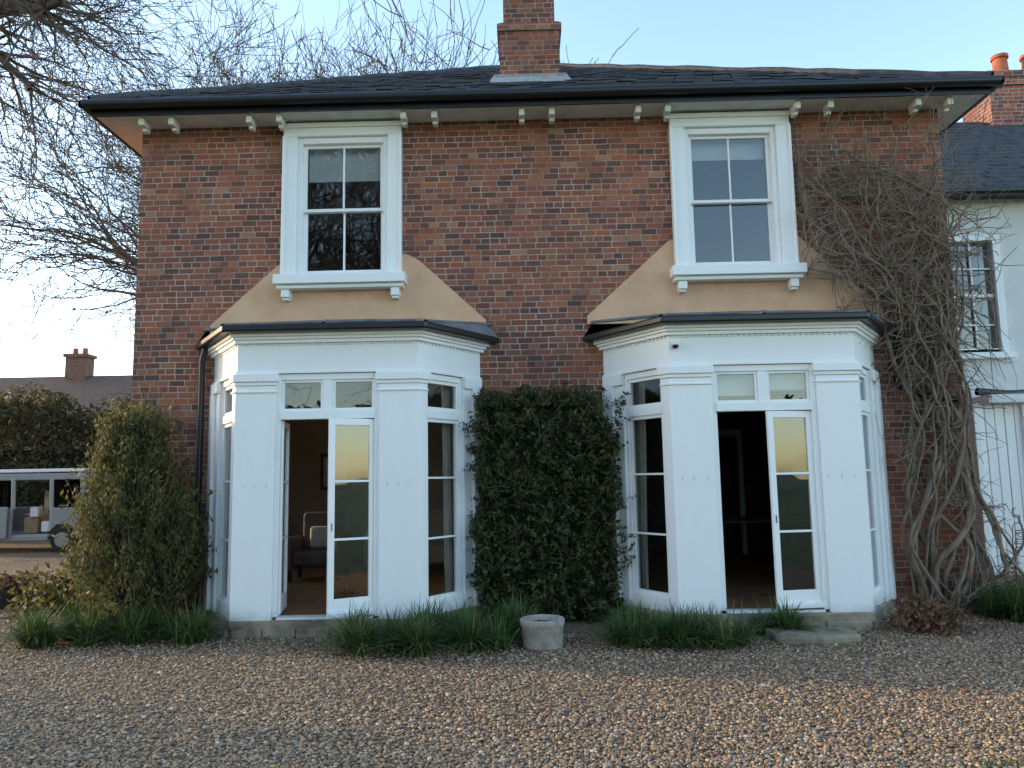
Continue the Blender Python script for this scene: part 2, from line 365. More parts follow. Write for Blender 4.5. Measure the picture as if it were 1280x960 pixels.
# upper sash windows
def sash(wc,idx):
    W=MB(); z0,z1=4.07,6.0
    for s in (-1,1):
        a,b_=sorted((wc+s*.73,wc+s*.56)); W.box(a,b_,-.10,0,z0,z1-.16)
        a,b_=sorted((wc+s*.735,wc+s*.70)); W.box(a,b_,-.125,-.1,z0,z1-.16)
        a,b_=sorted((wc+s*.56,wc+s*.50)); W.box(a,b_,-.055,.12,z0,z1-.16)
    W.box(wc-.73,wc+.73,-.103,0,z1-.16,z1); W.box(wc-.75,wc+.75,-.13,-.103,z1-.055,z1+.004)
    W.box(wc-.5,wc+.5,-.055,.12,z1-.24,z1-.16)
    W.box(wc-.5,wc+.5,-.05,.12,z0,z0+.03)
    W.obj('window_casing_%d'%idx,WHITE,house,bevel=.008)
    S=MB(); S.box(wc-.79,wc+.79,-.22,0,3.95,4.068); S.box(wc-.76,wc+.76,-.17,0,3.90,3.948)
    for s in (-.66,.66): S.box(wc+s-.05,wc+s+.05,-.15,0,3.80,3.898); S.box(wc+s-.04,wc+s+.04,-.12,0,3.77,3.80)
    S.obj('window_sill_%d'%idx,WHITE,house,bevel=.008)
    G=MB();Q=MB()
    zm=4.92; zt=z1-.24
    for (a,b_,y) in ((zm-.02,zt,.0),(z0+.03,zm+.02,.045)):
        Q.box(wc-.5,wc-.455,y,y+.04,a,b_); Q.box(wc+.455,wc+.5,y,y+.04,a,b_)
        Q.box(wc-.455,wc+.455,y,y+.04,b_-.04,b_); Q.box(wc-.455,wc+.455,y,y+.04,a,a+(.07 if y>0 else .04))
        Q.box(wc-.011,wc+.011,y+.002,y+.038,a+.04,b_-.04)
        G.box(wc-.46,wc+.46,y+.018,y+.024,a+.03,b_-.03)
    Q.obj('sashes_%d'%idx,WHITE,house,bevel=.004); G.obj('sash_glass_%d'%idx,GLASS,house)
    B=MB(); B.box(wc-.47,wc+.47,.14,.145,5.34 if idx==0 else 5.50,5.8); B.obj('roller_blind_%d'%idx,BLIND,house)
for i,(bc,wc) in enumerate(BAYS): sash(wc,i)

for i,(l,r_,wc) in enumerate([([(-3.80,3.40),(-2.9,3.40),(-2.9,4.27),(-3.0,4.22),(-3.80,3.5)],[(-1.5,3.40),(-.46,3.40),(-.46,3.5),(-1.26,4.25),(-1.40,4.33),(-1.5,4.33)],-2.2),
                        ([(.76,3.42),(1.86,3.42),(1.86,4.46),(1.76,4.42),(.76,3.52)],[(3.25,3.42),(4.28,3.42),(4.28,3.52),(3.42,4.37),(3.28,4.50),(3.25,4.50)],2.56)]):
    a=max(q[0] for q in l); b_=min(q[0] for q in r_)
    MB().ext(l,-.03,-.001).ext(r_,-.03,-.001).ext([(a+.0005,3.41),(b_-.0005,3.41),(b_-.0005,3.96),(a+.0005,3.96)],-.0298,-.001).obj('stucco_panel_%d'%i,STUCCO,house)

# bays
HF,HW,DP=.97,1.56,.86
def bay(cx,idx,door):
    base=[Vector((cx-HW,0)),Vector((cx-HF,-DP)),Vector((cx+HF,-DP)),Vector((cx+HW,0))]
    def nrm(a,b): d=(b-a).normalized(); return Vector((d.y,-d.x))
    def poly(off):
        lines=[]
        for k in range(3):
            n=nrm(base[k],base[k+1]); lines.append((base[k]+n*off,(base[k+1]-base[k]).normalized()))
        def isect(l1,l2):
            p1,d1=l1;p2,d2=l2; den=d1.x*d2.y-d1.y*d2.x; t=((p2.x-p1.x)*d2.y-(p2.y-p1.y)*d2.x)/den; return p1+d1*t
        wl=(Vector((cx,0)),Vector((1,0)))
        return [isect(lines[0],wl),isect(lines[0],lines[1]),isect(lines[1],lines[2]),isect(lines[2],wl)]
    T=lambda q:[(v.x,v.y) for v in q]
    def face(k,s0,s1,o0,o1):
        a,b=base[k],base[k+1]; d=(b-a).normalized(); n=nrm(a,b)
        return T([a+d*s0+n*o0,a+d*s1+n*o0,a+d*s1+n*o1,a+d*s0+n*o1])
    Ls=(base[1]-base[0]).length; Lf=2*HF
    W=MB()
    def corner(which,oo,oi,sf,ss,z0,z1):
        a,b=base[1],base[2]; PO=poly(oo);PI=poly(oi)
        if which==0:
            c_o,c_i=PO[1],PI[1]; df=(b-a).normalized(); ds=(base[0]-base[1]).normalized()
            nf=nrm(base[1],base[2]); ns=nrm(base[0],base[1]); c=base[1]
        else:
            c_o,c_i=PO[2],PI[2]; df=(a-b).normalized(); ds=(base[3]-base[2]).normalized()
            nf=nrm(base[1],base[2]); ns=nrm(base[2],base[3]); c=base[2]
        return T([c+df*sf+nf*oo,c_o,c+ds*ss+ns*oo,c+ds*ss+ns*oi,c_i,c+df*sf+nf*oi])
    SP=.10
    WP=.32
    for wch in (0,1):
        W.prism(corner(wch,.05,-.08,.41,SP,0,0),.17,2.64)
        W.prism(corner(wch,.065,-.08,.425,SP+.015,0,0),2.56,2.585)
        W.prism(corner(wch,.065,-.08,.425,SP+.015,0,0),2.64,2.68)
        W.prism(corner(wch,.085,-.08,.44,SP+.03,0,0),2.68,2.768)
    for k,(a0,a1) in ((0,(0,WP)),(2,(Ls-WP,Ls))):
        W.prism(face(k,a0,a1,-.08,.05),.17,2.64); W.prism(face(k,a0,a1,-.08,.085),2.64,2.768)
        q=(0,.18) if k==0 else (Ls-.18,Ls)
        W.prism(face(k,q[0],q[1],.05,.09),.17,2.64)
    W.obj('bay_%d_pilasters'%idx,WHITE,house,bevel=.007)
    sc_=[]
    for s_ in (.08,.2,.33,Lf-.33,Lf-.2,Lf-.08):
        for z in (1.55,1.575):
            q=base[1]+Vector((s_+random.uniform(-.02,.02),-.05)); sc_.append(([(q.x,q.y,z),(q.x,q.y-.004,z)],[.007,.005]))
    tubes('bay_%d_screw_heads'%idx,sc_,LEAD,house,6)
    Fm=MB();Gl=MB()
    s0,s1=.41,Lf-.41
    Fm.prism(face(1,s0,s0+.055,-.07,.02),.2,2.768); Fm.prism(face(1,s1-.055,s1,-.07,.02),.2,2.768)
    Fm.prism(face(1,s0+.055,s1-.055,-.07,.02),2.70,2.768)
    Fm.prism(face(1,s0+.055,s1-.055,-.07,.035),2.27,2.36)
    mid=(s0+s1)/2
    Fm.prism(face(1,mid-.05,mid+.05,-.07,.015),2.36,2.70)
    Fm.prism(face(1,s0+.055,s1-.055,-.1,.06),.175,.2)
    for a0,a1 in ((s0+.055,mid-.05),(mid+.05,s1-.055)):
        Fm.prism(face(1,a0,a0+.03,-.05,0),2.36,2.70);Fm.prism(face(1,a1-.03,a1,-.05,0),2.36,2.70)
        Fm.prism(face(1,a0+.03,a1-.03,-.05,0),2.36,2.39);Fm.prism(face(1,a0+.03,a1-.03,-.05,0),2.67,2.70)
        Gl.prism(face(1,a0+.02,a1-.02,-.028,-.022),2.38,2.68)
    for k in (0,2):
        a0,a1=(WP,Ls-SP) if k==0 else (SP,Ls-WP)
        Fm.prism(face(k,a0,a0+.035,-.07,.015),.17,2.768);Fm.prism(face(k,a1-.035,a1,-.07,.015),.17,2.768)
        i0,i1=a0+.035,a1-.035
        for z0,z1 in ((2.70,2.768),(2.27,2.36),(.17,.32)): Fm.prism(face(k,i0,i1,-.07,.02),z0,z1)
        for z0,z1 in ((.32,2.27),(2.36,2.70)):
            Fm.prism(face(k,i0,i0+.035,-.05,0),z0,z1);Fm.prism(face(k,i1-.035,i1,-.05,0),z0,z1)
            Fm.prism(face(k,i0+.035,i1-.035,-.05,0),z0,z0+.04);Fm.prism(face(k,i0+.035,i1-.035,-.05,0),z1-.04,z1)
            Gl.prism(face(k,i0+.02,i1-.02,-.028,-.022),z0+.02,z1-.02)
        for z in (.97,1.62): Fm.prism(face(k,i0+.035,i1-.035,-.045,-.004),z-.011,z+.011)
        aa,bb=base[k],base[k+1]; dd=(bb-aa).normalized(); nn=nrm(aa,bb)
        if k==0: pa,pb=aa+dd*(.22)-nn*.13, aa+dd*(.50)-nn*.13
        else: pa,pb=aa+dd*(Ls-.22)-nn*.13, aa+dd*(Ls-.50)-nn*.13
        curtain('bay_%d_curtain_%d'%(idx,k),(pa.x,pa.y),(pb.x,pb.y),.25,2.7,CURT,house,folds=4,amp=.025)
    Fm.obj('bay_%d_frames'%idx,WHITE,house,bevel=.004); Gl.obj('bay_%d_glass'%idx,GLASS,house)
    if idx==1:
        B=MB(); B.prism(face(1,s0+.06,mid-.06,-.12,-.115),2.45,2.7); B.prism(face(1,mid+.06,s1-.06,-.12,-.115),2.5,2.7); B.obj('fanlight_blinds',BLIND,house)
    def leaf(nm,hinge_s,sgn,ang):
        wd=mid-(s0+.055)-.003
        a=base[1]; hp=Vector((a.x+hinge_s,a.y+.03))
        dr=Vector((-sgn*math.cos(ang),-math.sin(ang))); nv=Vector((dr.y,-dr.x))*(1 if sgn<0 else -1)
        if nv.y>0: nv=-nv
        def pr(t0,t1,o0,o1): return T([hp+dr*t0+nv*o0,hp+dr*t1+nv*o0,hp+dr*t1+nv*o1,hp+dr*t0+nv*o1])
        D=MB();g=MB(); st=.065
        D.prism(pr(0,st,-.02,.02),.22,2.262);D.prism(pr(wd-st,wd,-.02,.02),.22,2.262)
        D.prism(pr(st,wd-st,-.02,.02),.22,.40);D.prism(pr(st,wd-st,-.02,.02),2.19,2.262)
        for z in (1.00,1.60): D.prism(pr(st,wd-st,-.018,.018),z-.012,z+.012)
        D.prism(pr(-.01,wd+.01,.02,.055),.22,.26); D.prism(pr(0,wd,.02,.035),.26,.29)
        D.obj(nm,WHITE,house,bevel=.004)
        g.prism(pr(st-.01,wd-st+.01,-.003,.003),.39,2.2); g.obj(nm+'_glass',GLASS,house)
        h=MB(); h.prism(pr(wd-.042,wd-.028,.02,.024),1.09,1.17); h.obj(nm+'_lock_plate',LEAD,house)
    leaf('bay_%d_door_leaf_right'%idx,s1-.055,1,door[0])
    leaf('bay_%d_door_leaf_left'%idx,s0+.055,-1,door[1])
    E=MB(); E.prism(T(poly(.035)),2.77,3.10); E.prism(T(poly(.075)),3.10,3.14); E.prism(T(poly(.13)),3.17,3.215); E.prism(T(poly(.10)),3.14,3.17)
    E.prism(T(poly(.05)),2.77,2.80)
    for k in range(3):
        Lk=(base[k+1]-base[k]).length; nd=int(Lk/.06)
        for i in range(nd):
            s=(i+.5)*Lk/nd; E.prism(face(k,s-.018,s+.018,.03,.05),3.078,3.0985)
    E.obj('bay_%d_entablature'%idx,WHITE,house,bevel=.003)
    gt=MB()
    PO=poly(.235);PI=poly(.13)
    gt.prism(T(PO)+T(PI)[::-1],3.205,3.285)
    gt.obj('bay_%d_gutter'%idx,BLACK,house,bevel=.02,seg=3)
    r=MB(); q=poly(.225); r.v=[(v.x,v.y,3.27) for v in q]+[(cx-1.72,0,3.44),(cx-.85,0,3.50),(cx+.85,0,3.50),(cx+1.72,0,3.44)]+[(v.x,v.y,3.22) for v in q]
    r.f=[[0,1,5,4],[1,2,6,5],[2,3,7,6],[11,10,9,8]]
    r.obj('bay_%d_lead_roof'%idx,LEAD,house)
    rolls=[]
    qv=[Vector((v.x,v.y,3.275)) for v in q]
    for a,b in ((qv[1],Vector((cx-.85,0,3.51))),(qv[2],Vector((cx+.85,0,3.51))),((qv[1]+qv[2])/2,Vector((cx,0,3.52)))):
        rolls.append(([tuple(a),tuple((a+b)/2),tuple(b)],[.024]*3))
    rolls.append(([(cx-1.74,-.03,3.44),(cx-.85,-.035,3.51),(cx,-.035,3.52),(cx+.85,-.035,3.51),(cx+1.74,-.03,3.44)],[.02]*5))
    tubes('bay_%d_lead_rolls'%idx,rolls,LEAD,house,6)
    # raised lead upstand in the middle of the front edge
    MB().prism([(cx-.02,-1.02),(cx+.05,-1.03),(cx+.07,-.85),(cx-.03,-.85)],3.27,3.335).obj('bay_%d_lead_lug'%idx,LEAD,house,bevel=.012)
    P=MB()
    for k in range(3):
        Lk=(base[k+1]-base[k]).length; s=.0
        while s<Lk-.02:
            e=min(s+random.uniform(.32,.6),Lk)
            if Lk-e<.15: e=Lk
            P.prism(face(k,s+.004,e-.004,-.05,.085+random.uniform(-.012,.02)),-.02,.088+random.uniform(-.006,.006)); s=e
    P.obj('bay_%d_stone_plinth_lower'%idx,STONE,house,bevel=.014)
    P=MB(); P.prism(T(poly(.06)),.07,.172); P.obj('bay_%d_stone_plinth_upper'%idx,STONE,house,bevel=.012)
    P=MB(); P.prism(T(poly(-.09)),.172,.198); P.obj('bay_%d_floor'%idx,WOODF,house)
    P=MB(); P.prism(T(poly(-.09)),2.72,2.765); P.obj('bay_%d_ceiling'%idx,INTW,house)
bay(BAYS[0][0],0,(math.radians(30),math.radians(-100)))
bay(BAYS[1][0],1,(math.radians(10),math.radians(-95)))
MB().prism([(2.35,-1.62),(2.75,-1.66),(3.12,-1.58),(3.15,-1.22),(2.7,-1.16),(2.32,-1.2)],0,.085).obj('stone_step',STONE,house,bevel=.025)
MB().prism([(1.35,-1.08),(1.66,-1.25),(1.76,-1.0),(1.4,-.95)],0,.13).obj('stone_block',STONE,house,bevel=.025)
MB().cyl(1.62,-.93,2.99,3.03,.035,.04).obj('security_camera_base',WHITE,house,bevel=.004)
bpy.ops.mesh.primitive_uv_sphere_add(radius=.034,location=(1.62,-.93,2.985),segments=16,ring_count=10); oo=bpy.context.object; oo.name='security_camera_dome'; oo.data.materials.append(BLACK); oo.parent=house
# eaves
EX0,EX1,EY=-5.17,5.57,-.40
S=MB(); S.box(EX0+.03,EX1-.03,EY+.03,0-.001,6.03,6.055); S.box(EX0+.03,HX0-.001,0,10.9,6.03,6.055); S.box(HX1+.001,EX1-.03,0,10.9,6.03,6.055); S.box(HX0,HX1,0-.001,.4,6.061,6.1)
S.obj('soffit',CREAM,house)
S=MB()
for a,b in ((182,219),(315,352),(505,543),(650,687),(792,828),(985,1025),(1130,1168)):
    for px in (a,b):
        X=((px-640+5.8)-15.9)/912*9.0+.02
        S.ext([(X-.035,6.03),(X+.035,6.03),(X+.035,5.93),(X-.035,5.93)],-.33,-.14)
        S.ext([(X-.03,5.93),(X+.03,5.93),(X+.03,5.89),(X-.03,5.89)],-.24,-.14)
S.obj('eaves_brackets',CREAM,house,bevel=.012)
G=MB(); G.box(EX0,EX1,EY,EY+.03,6.02,6.17); G.box(EX0,EX0+.03,EY+.03,10.9,6.02,6.17); G.box(EX1-.03,EX1,EY+.03,10.9,6.02,6.17)
G.obj('fascia',BLACK,house)
g=[]
g.append(([(EX0-.07,EY-.06,6.14),(0,EY-.06,6.135),(EX1+.07,EY-.06,6.14)],[.062]*3))
g.append(([(EX0-.06,EY-.08,6.14),(EX0-.06,5,6.14),(EX0-.06,11,6.14)],[.062]*3)); g.append(([(EX1+.06,EY-.08,6.14),(EX1+.06,5,6.14),(EX1+.06,11,6.14)],[.062]*3))
tubes('gutters',g,BLACK,house,12)
# roof
HALF=(EX1-EX0)/2; CXR=(EX0+EX1)/2; SL=.62; ZR=6.19
r=MB(); rz=ZR+SL*HALF; yb=11.0
r.v=[(EX0,EY,ZR),(EX1,EY,ZR),(EX1,yb,ZR),(EX0,yb,ZR),(CXR,EY+HALF,rz),(CXR,yb-HALF,rz)]
r.f=[[0,1,4],[1,2,5,4],[2,3,5],[3,0,4,5]]; r.obj('roof_deck',SLATE,house)
V=[];Fq=[]
dy=.17; rows=int(HALF/dy)
for i in range(rows):
    y0=EY+i*dy-.03; y1=y0+dy+.06
    xa=EX0+max(0,(y0-EY)); xb=EX1-max(0,(y0-EY))
    x=xa+(-.12 if i%2 else 0)
    while x<xb:
        w_=.25; x0=max(x,xa-.03); x1=min(x+w_-.006,xb+.03); x+=w_
        if x1-x0<.05: continue
        dz=random.uniform(0,.018); z0=ZR+SL*(y0-EY)+.035+dz; z1=ZR+SL*(y1-EY)+.012
        k=len(V); V+=[(x0,y0,z0),(x1,y0,z0+random.uniform(-.005,.005)),(x1,y1,z1),(x0,y1,z1),(x0,y0,z0-.012),(x1,y0,z0-.012)]
        Fq+=[(k,k+1,k+2,k+3),(k+4,k+5,k+1,k)]
fast('roof_slates',V,Fq,SLATE,house)
def bump_line(a,b,n,am):
    a=Vector(a);b=Vector(b); return [tuple(a.lerp(b,i/n)+Vector((0,0,random.uniform(-am,am)))) for i in range(n+1)]
hp=[]
for a,b in (((EX0-.02,EY-.02,ZR+.03),(CXR,EY+HALF,rz+.05)),((EX1+.02,EY-.02,ZR+.03),(CXR,EY+HALF,rz+.05)),((CXR,EY+HALF,rz+.05),(CXR,yb-HALF,rz+.05))):
    L_=bump_line(a,b,24,.012); hp.append((L_,[.05]*len(L_)))
tubes('hip_tiles',hp,SLATE,house,8)
cxx=.15
C=MB(); C.box(cxx-.42,cxx+.42,.95,1.7,6.8,7.93); C.box(cxx-.45,cxx+.45,.92,1.73,7.80,7.90); C.box(cxx-.36,cxx+.36,1.0,1.65,7.93,9.4); C.obj('chimney_stack',BRICKD,house)
C=MB(); zf=ZR+SL*(.95-EY)
C.v=[(cxx-.58,.78,zf-.08),(cxx+.58,.78,zf-.08),(cxx+.5,.945,zf+.13),(cxx-.5,.945,zf+.13)]; C.f=[[0,1,2,3]]; C.obj('chimney_lead_apron',simple('pale_lead',(.36,.37,.37),.6,.2,bstr=.4,bscale=12,bdist=.01),house)
C=MB(); C.box(cxx-.5,cxx+.5,.90,.948,zf-.02,zf+.12); C.obj('chimney_flaunching',CONC,house,bevel=.02)
dp=[([(-3.82,-.10,3.22),(-3.86,-.09,3.05),(-3.86,-.08,2.5),(-3.86,-.08,1.2),(-3.86,-.08,.05)],[.036]*5),
    ([(4.35,-.18,3.2),(4.36,-.1,3.05),(4.36,-.08,2.6),(4.6,-.07,2.5),(5.05,-.07,2.42)],[.036]*5)]
tubes('downpipes',dp,BLACK,house,10)

# ---------------------------------------------------------------- white wing
wing=empty('white_rendered_house')
mb=MB(); cells(mb,'x',5.16,13,0,5.4,1.5,1.8,[(5.72,6.56,3.25,4.8)]); mb.box(12.7,13,1.8,8,0,5.4); mb.obj('rendered_walls',RENDERW,wing)
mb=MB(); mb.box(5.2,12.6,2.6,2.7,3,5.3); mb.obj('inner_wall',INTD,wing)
mb=MB()
for a,b in ((5.62,5.72),(6.56,6.66)): mb.box(a,b,1.44,1.52,3.2,4.86)
mb.box(5.72,6.56,1.44,1.52,4.78,4.86); mb.box(5.58,6.72,1.38,1.52,3.12,3.2); mb.box(5.72,6.56,1.5,1.54,3.2,3.27)
for x in (6.0,6.28): mb.box(x-.011,x+.011,1.52,1.55,3.27,4.78)
for z in (3.6,4.4): mb.box(5.72,6.56,1.521,1.549,z-.011,z+.011)
mb.box(5.72,6.56,1.515,1.555,3.99,4.04); mb.obj('sash_window',WHITE,wing,bevel=.004)
mb=MB(); mb.box(5.72,6.56,1.56,1.566,3.2,4.8); mb.obj('sash_window_glass',GLASS,wing)
V=[];Fq=[]
for i in range(20):
    y0=1.3+i*.17; z0=5.42+.77*(y0-1.3); x=5.2-(.12 if i%2 else 0)
    while x<13:
        dz=random.uniform(0,.018);k=len(V); V+=[(x,y0,z0+.03+dz),(x+.244,y0,z0+.03+dz),(x+.244,y0+.22,z0+.17),(x,y0+.22,z0+.17),(x,y0,z0+.015),(x+.244,y0,z0+.015)]
        Fq+=[(k,k+1,k+2,k+3),(k+4,k+5,k+1,k)]; x+=.25
fast('slate_roof',V,Fq,SLATE,wing)
mb=MB(); mb.v=[(5.2,1.25,5.4),(13.1,1.25,5.4),(13.1,4.7,8.05),(5.2,4.7,8.05),(13.1,8.2,5.4),(5.2,8.2,5.4)]; mb.f=[[0,1,2,3],[3,2,4,5],[1,4,2],[0,3,5],[0,5,4,1]]; mb.obj('roof_deck',SLATE,wing)
tubes('gutter',[([(5.2,1.22,5.42),(9,1.22,5.42),(13,1.22,5.42)],[.06]*3),([(5.9,1.0,2.62),(6.3,1.0,2.58),(6.6,1.1,2.6)],[.05]*3)],BLACK,wing,10)
mb=MB(); mb.box(8.62,10,4.4,5.3,6.5,8.9); mb.box(8.57,10.05,4.35,5.35,8.6,8.75); mb.box(8.54,10.08,4.32,5.38,8.75,8.82); mb.obj('chimney_stack',brickmat('orange_brick',dark=1.3),wing)
mb=MB()
for x in (9.15,9.7): mb.cyl(x,4.85,8.9,9.35,.15,.12); mb.cyl(x,4.85,9.35,9.42,.15,.15); mb.cyl(x,4.85,8.95,9.0,.17,.17)
mb.obj('chimney_pots',POT,wing,bevel=.01)
lt=empty('boarded_lean_to')
mb=MB(); x=5.62
while x<8.5:
    mb.box(x,x+.112,.6+random.uniform(0,.003),.64,.32,2.42); x+=.122
mb.box(5.6,8.5,.64,1.5,.32,2.4); mb.box(5.58,5.66,.56,.6,.3,2.44); mb.box(6.18,6.3,.55,.6,.3,2.44); mb.box(6.9,7.0,.55,.6,.3,2.44)
mb.obj('boards',WHITE,lt,bevel=.006)
mb=MB(); mb.box(5.7,8.6,.42,1.5,2.42,2.48); mb.box(5.75,8.6,.46,1.5,2.48,2.53); mb.obj('flat_roof',RENDERW,lt,bevel=.01)
mb=MB(); mb.box(5.55,8.5,.58,1.5,0,.32); mb.obj('brick_base',BRICK,lt)
mb=MB(); mb.box(6.3,6.9,.585,.6,1.1,2.2); mb.obj('window_glass',GLASS,lt)

# ---------------------------------------------------------------- foliage
def leaves(name,P,size,mat,parent=None,shade=None,aspect=1.6,updir=None):
    n=len(P); u=rs.randn(n,3)
    if updir is not None: u=u*.5+np.array(updir)
    u/=np.linalg.norm(u,axis=1)[:,None]; v=np.cross(u,rs.randn(n,3)); v/=np.linalg.norm(v,axis=1)[:,None]
    s=(size*(.6+.8*rs.rand(n)))[:,None]
    V=np.stack([P-u*s*.5*aspect,P+v*s*.35,P+u*s*.5*aspect,P-v*s*.35],1).reshape(-1,3)
    Fq=np.arange(n*4).reshape(n,4)
    if shade is None: shade=rs.rand(n)
    return fast(name,V,Fq,mat,parent,attr=np.repeat(shade,4))
def vnoise(P,sc,seed=0):
    r=np.random.RandomState(seed); out=np.zeros(len(P))
    for k in range(6):
        d=r.randn(3)*sc*(1+.5*k); out+=np.sin(P@d+r.rand()*6.28)/(1+.35*k)
    return out/3.2
def shoots(starts,dirs,lens,per,drift=.25,seg=5,spread=.03):
    pl=[];LP=[]
    for s_,d_,l_ in zip(starts,dirs,lens):
        q=Vector(s_); dd=Vector(d_).normalized(); pts=[tuple(q)]
        for j in range(seg):
            dd=(dd+Vector((random.gauss(0,drift),random.gauss(0,drift),random.gauss(0,drift*.5)))).normalized(); q=q+dd*(l_/seg)
            pts.append(tuple(q))
        pl.append((pts,[.0045*(1-.75*j/seg) for j in range(seg+1)]))
        A=np.array(pts); t=rs.rand(per)*seg*.999; i=t.astype(int); f=(t-i)[:,None]
        LP.append(A[i]*(1-f)+A[i+1]*f+rs.randn(per,3)*spread)
    return pl,np.concatenate(LP)
# climbing hedge between bays
hedge=empty('climbing_hedge')
n=64000
P=np.stack([-.68+1.84*rs.rand(n),-.6+rs.rand(n)*.6,.02+2.8*rs.rand(n)],1)
topz=2.64-.12*np.clip((P[:,0]-.35)/.5,0,1.4)**2*2.2+.10*vnoise(P*np.array([1,0,0]),5,12)
wl=.62+.06*vnoise(P*np.array([0,0,1]),4,14); wr=1.06+.07*vnoise(P*np.array([0,0,1]),4,15)
frontd=.50-.14*np.clip((P[:,2]-1.8)/.8,0,1)-.12*np.clip(.6-P[:,2],0,1)
edge=np.minimum.reduce([P[:,0]+wl,wr-P[:,0],P[:,1]+frontd,topz-P[:,2]])
nz=vnoise(P,3.4,1)
keep=(edge>.05+.11*nz)&(edge<.24+.09*nz)&(rs.rand(n)<.66+.6*vnoise(P,8,3))
P=P[keep]; shade=np.clip(.40+.30*vnoise(P,4,2)+.25*rs.randn(len(P)),0,1)
leaves('leaves',P,.040,LEAF_H,hedge,shade)
st=[];dr=[];ln=[]
for i in range(520):
    u_=random.random()
    if u_<.4: s_=(random.uniform(-.55,.85),random.uniform(-.4,-.05),2.42); d_=(random.gauss(0,.6),random.gauss(-.1,.3),1)
    elif u_<.5: s_=(random.choice((-.56,1.0)),random.uniform(-.4,-.1),random.uniform(.2,2.5)); d_=(1 if s_[0]>0 else -1,random.gauss(-.3,.4),random.gauss(.5,.5))
    else: s_=(random.uniform(-.55,1.0),-.42,random.uniform(.15,2.4)); d_=(random.gauss(0,.5),-.8,random.gauss(.3,.6))
    st.append(s_);dr.append(d_);ln.append(random.uniform(.10,.30))
pl_,LP=shoots(st,dr,ln,14,.25,4,.02)
leaves('shoot_leaves',LP,.034,LEAF_H,hedge,np.clip(.62+.3*rs.randn(len(LP)),0,1)); tubes('twigs',pl_,VINE,hedge,3)
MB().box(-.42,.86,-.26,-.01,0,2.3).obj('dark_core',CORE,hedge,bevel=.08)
# left shrub
shr=empty('evergreen_shrub')
st=[];dr=[];ln=[]
for i in range(1250):
    h=random.random()**.9*2.1; a=random.uniform(0,6.28)
    env=.50 if h<1.0 else .50-.27*(h-1.0)
    rad=env*math.sqrt(random.uniform(.15,1))*(1+.24*math.sin(3*a+h*2.3)+.14*math.sin(7*a-h*4))
    s_=(-4.36+.05*math.sin(h*2)+rad*math.cos(a)*1.05,-.55+rad*math.sin(a)*.85,h+.02)
    ou=.45 if h<1.2 else .15
    st.append(s_); dr.append((math.cos(a)*ou-.02,math.sin(a)*ou,1)); ln.append(random.uniform(.25,.6)*(1 if h<1.7 else random.uniform(.6,1.2)))
pl_,LP=shoots(st,dr,ln,38,.2,5,.028)
LP[:,2]=np.abs(LP[:,2]); nz=vnoise(LP,4,5)
k=rs.rand(len(LP))<.7+.6*vnoise(LP,7,8); LP=LP[k]; nz=nz[k]
leaves('leaves',LP,.032,LEAF_S,shr,np.clip(.45+.25*nz+.25*rs.randn(len(LP)),0,1),aspect=1.9,updir=(0,0,.7)); tubes('twigs',pl_,VINE,shr,3)
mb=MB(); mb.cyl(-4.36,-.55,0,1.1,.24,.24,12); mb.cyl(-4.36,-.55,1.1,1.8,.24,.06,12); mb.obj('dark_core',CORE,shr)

def blades(name,pts,length,width,mat,parent=None,lean=.6):
    n=len(pts); a=rs.rand(n)*6.28; Lb=length*(.45+.85*rs.rand(n)); ln=lean*(.2+1.2*rs.rand(n))
    dx=np.cos(a);dy_=np.sin(a); px=-dy_;py=dx; seg=5
    rows=[]
    for s in range(seg+1):
        t=s/seg; out=ln*Lb*t**1.4; up=Lb*(t-.55*ln*t**2.2)*np.sqrt(np.clip(1-.25*ln**2,.2,1)); wv=width*(1-t**1.5)*.5+.0006
        c=np.stack([pts[:,0]+dx*out,pts[:,1]+dy_*out,np.maximum(up+pts[:,2],.008)],1)
        rows.append(c+np.stack([px*wv,py*wv,0*px],1)); rows.append(c-np.stack([px*wv,py*wv,0*px],1))
    V=np.stack(rows,1).reshape(-1,3); base=(np.arange(n)*(2*(seg+1)))[:,None]
    Fq=np.concatenate([base+np.array([2*s,2*s+1,2*s+3,2*s+2]) for s in range(seg)],0)
    return fast(name,V,Fq,mat,parent,attr=np.repeat(np.clip(.5+.25*rs.randn(n),0,1),2*(seg+1)))
def tuft(n,cl):
    P=[]
    tot=sum(c[3] for c in cl)
    for cx,cy,sx,wt,sy in cl:
        m_=int(n*wt/tot); k=max(4,int(sx*20)); cc=np.stack([cx+(rs.rand(k)*2-1)*sx,cy+(rs.rand(k)*2-1)*sy],1)
        wts=rs.rand(k)**1.5+.15; wts/=wts.sum()
        q=cc[rs.choice(k,m_,p=wts)]+rs.randn(m_,2)*.04; P.append(np.column_stack([q,np.zeros(m_)]))
    return np.concatenate(P)
blades('grass_clump',tuft(4600,[(-1.35,-1.4,.5,2,.34),(-.7,-1.4,.5,2,.42),(-.2,-1.0,.25,1,.25)]),.42,.015,GRASS,lean=1.0)
blades('grass_clump',tuft(4000,[(1.15,-1.35,.4,1.5,.34),(1.8,-1.45,.42,1.6,.28),(2.35,-1.2,.25,.6,.12)]),.38,.015,GRASS,lean=1.0)
blades('grass_clump',tuft(3200,[(-4.6,-1.05,.42,1.6,.28),(-4.0,-1.0,.3,1,.18),(-3.45,-1.15,.14,.4,.1)]),.42,.015,GRASS,lean=.95)
blades('grass_clump',tuft(3000,[(5.3,-.45,.4,1.5,.3),(5.9,-.2,.3,1,.25),(6.4,0,.4,1,.3)]),.50,.016,GRASS,lean=.9)
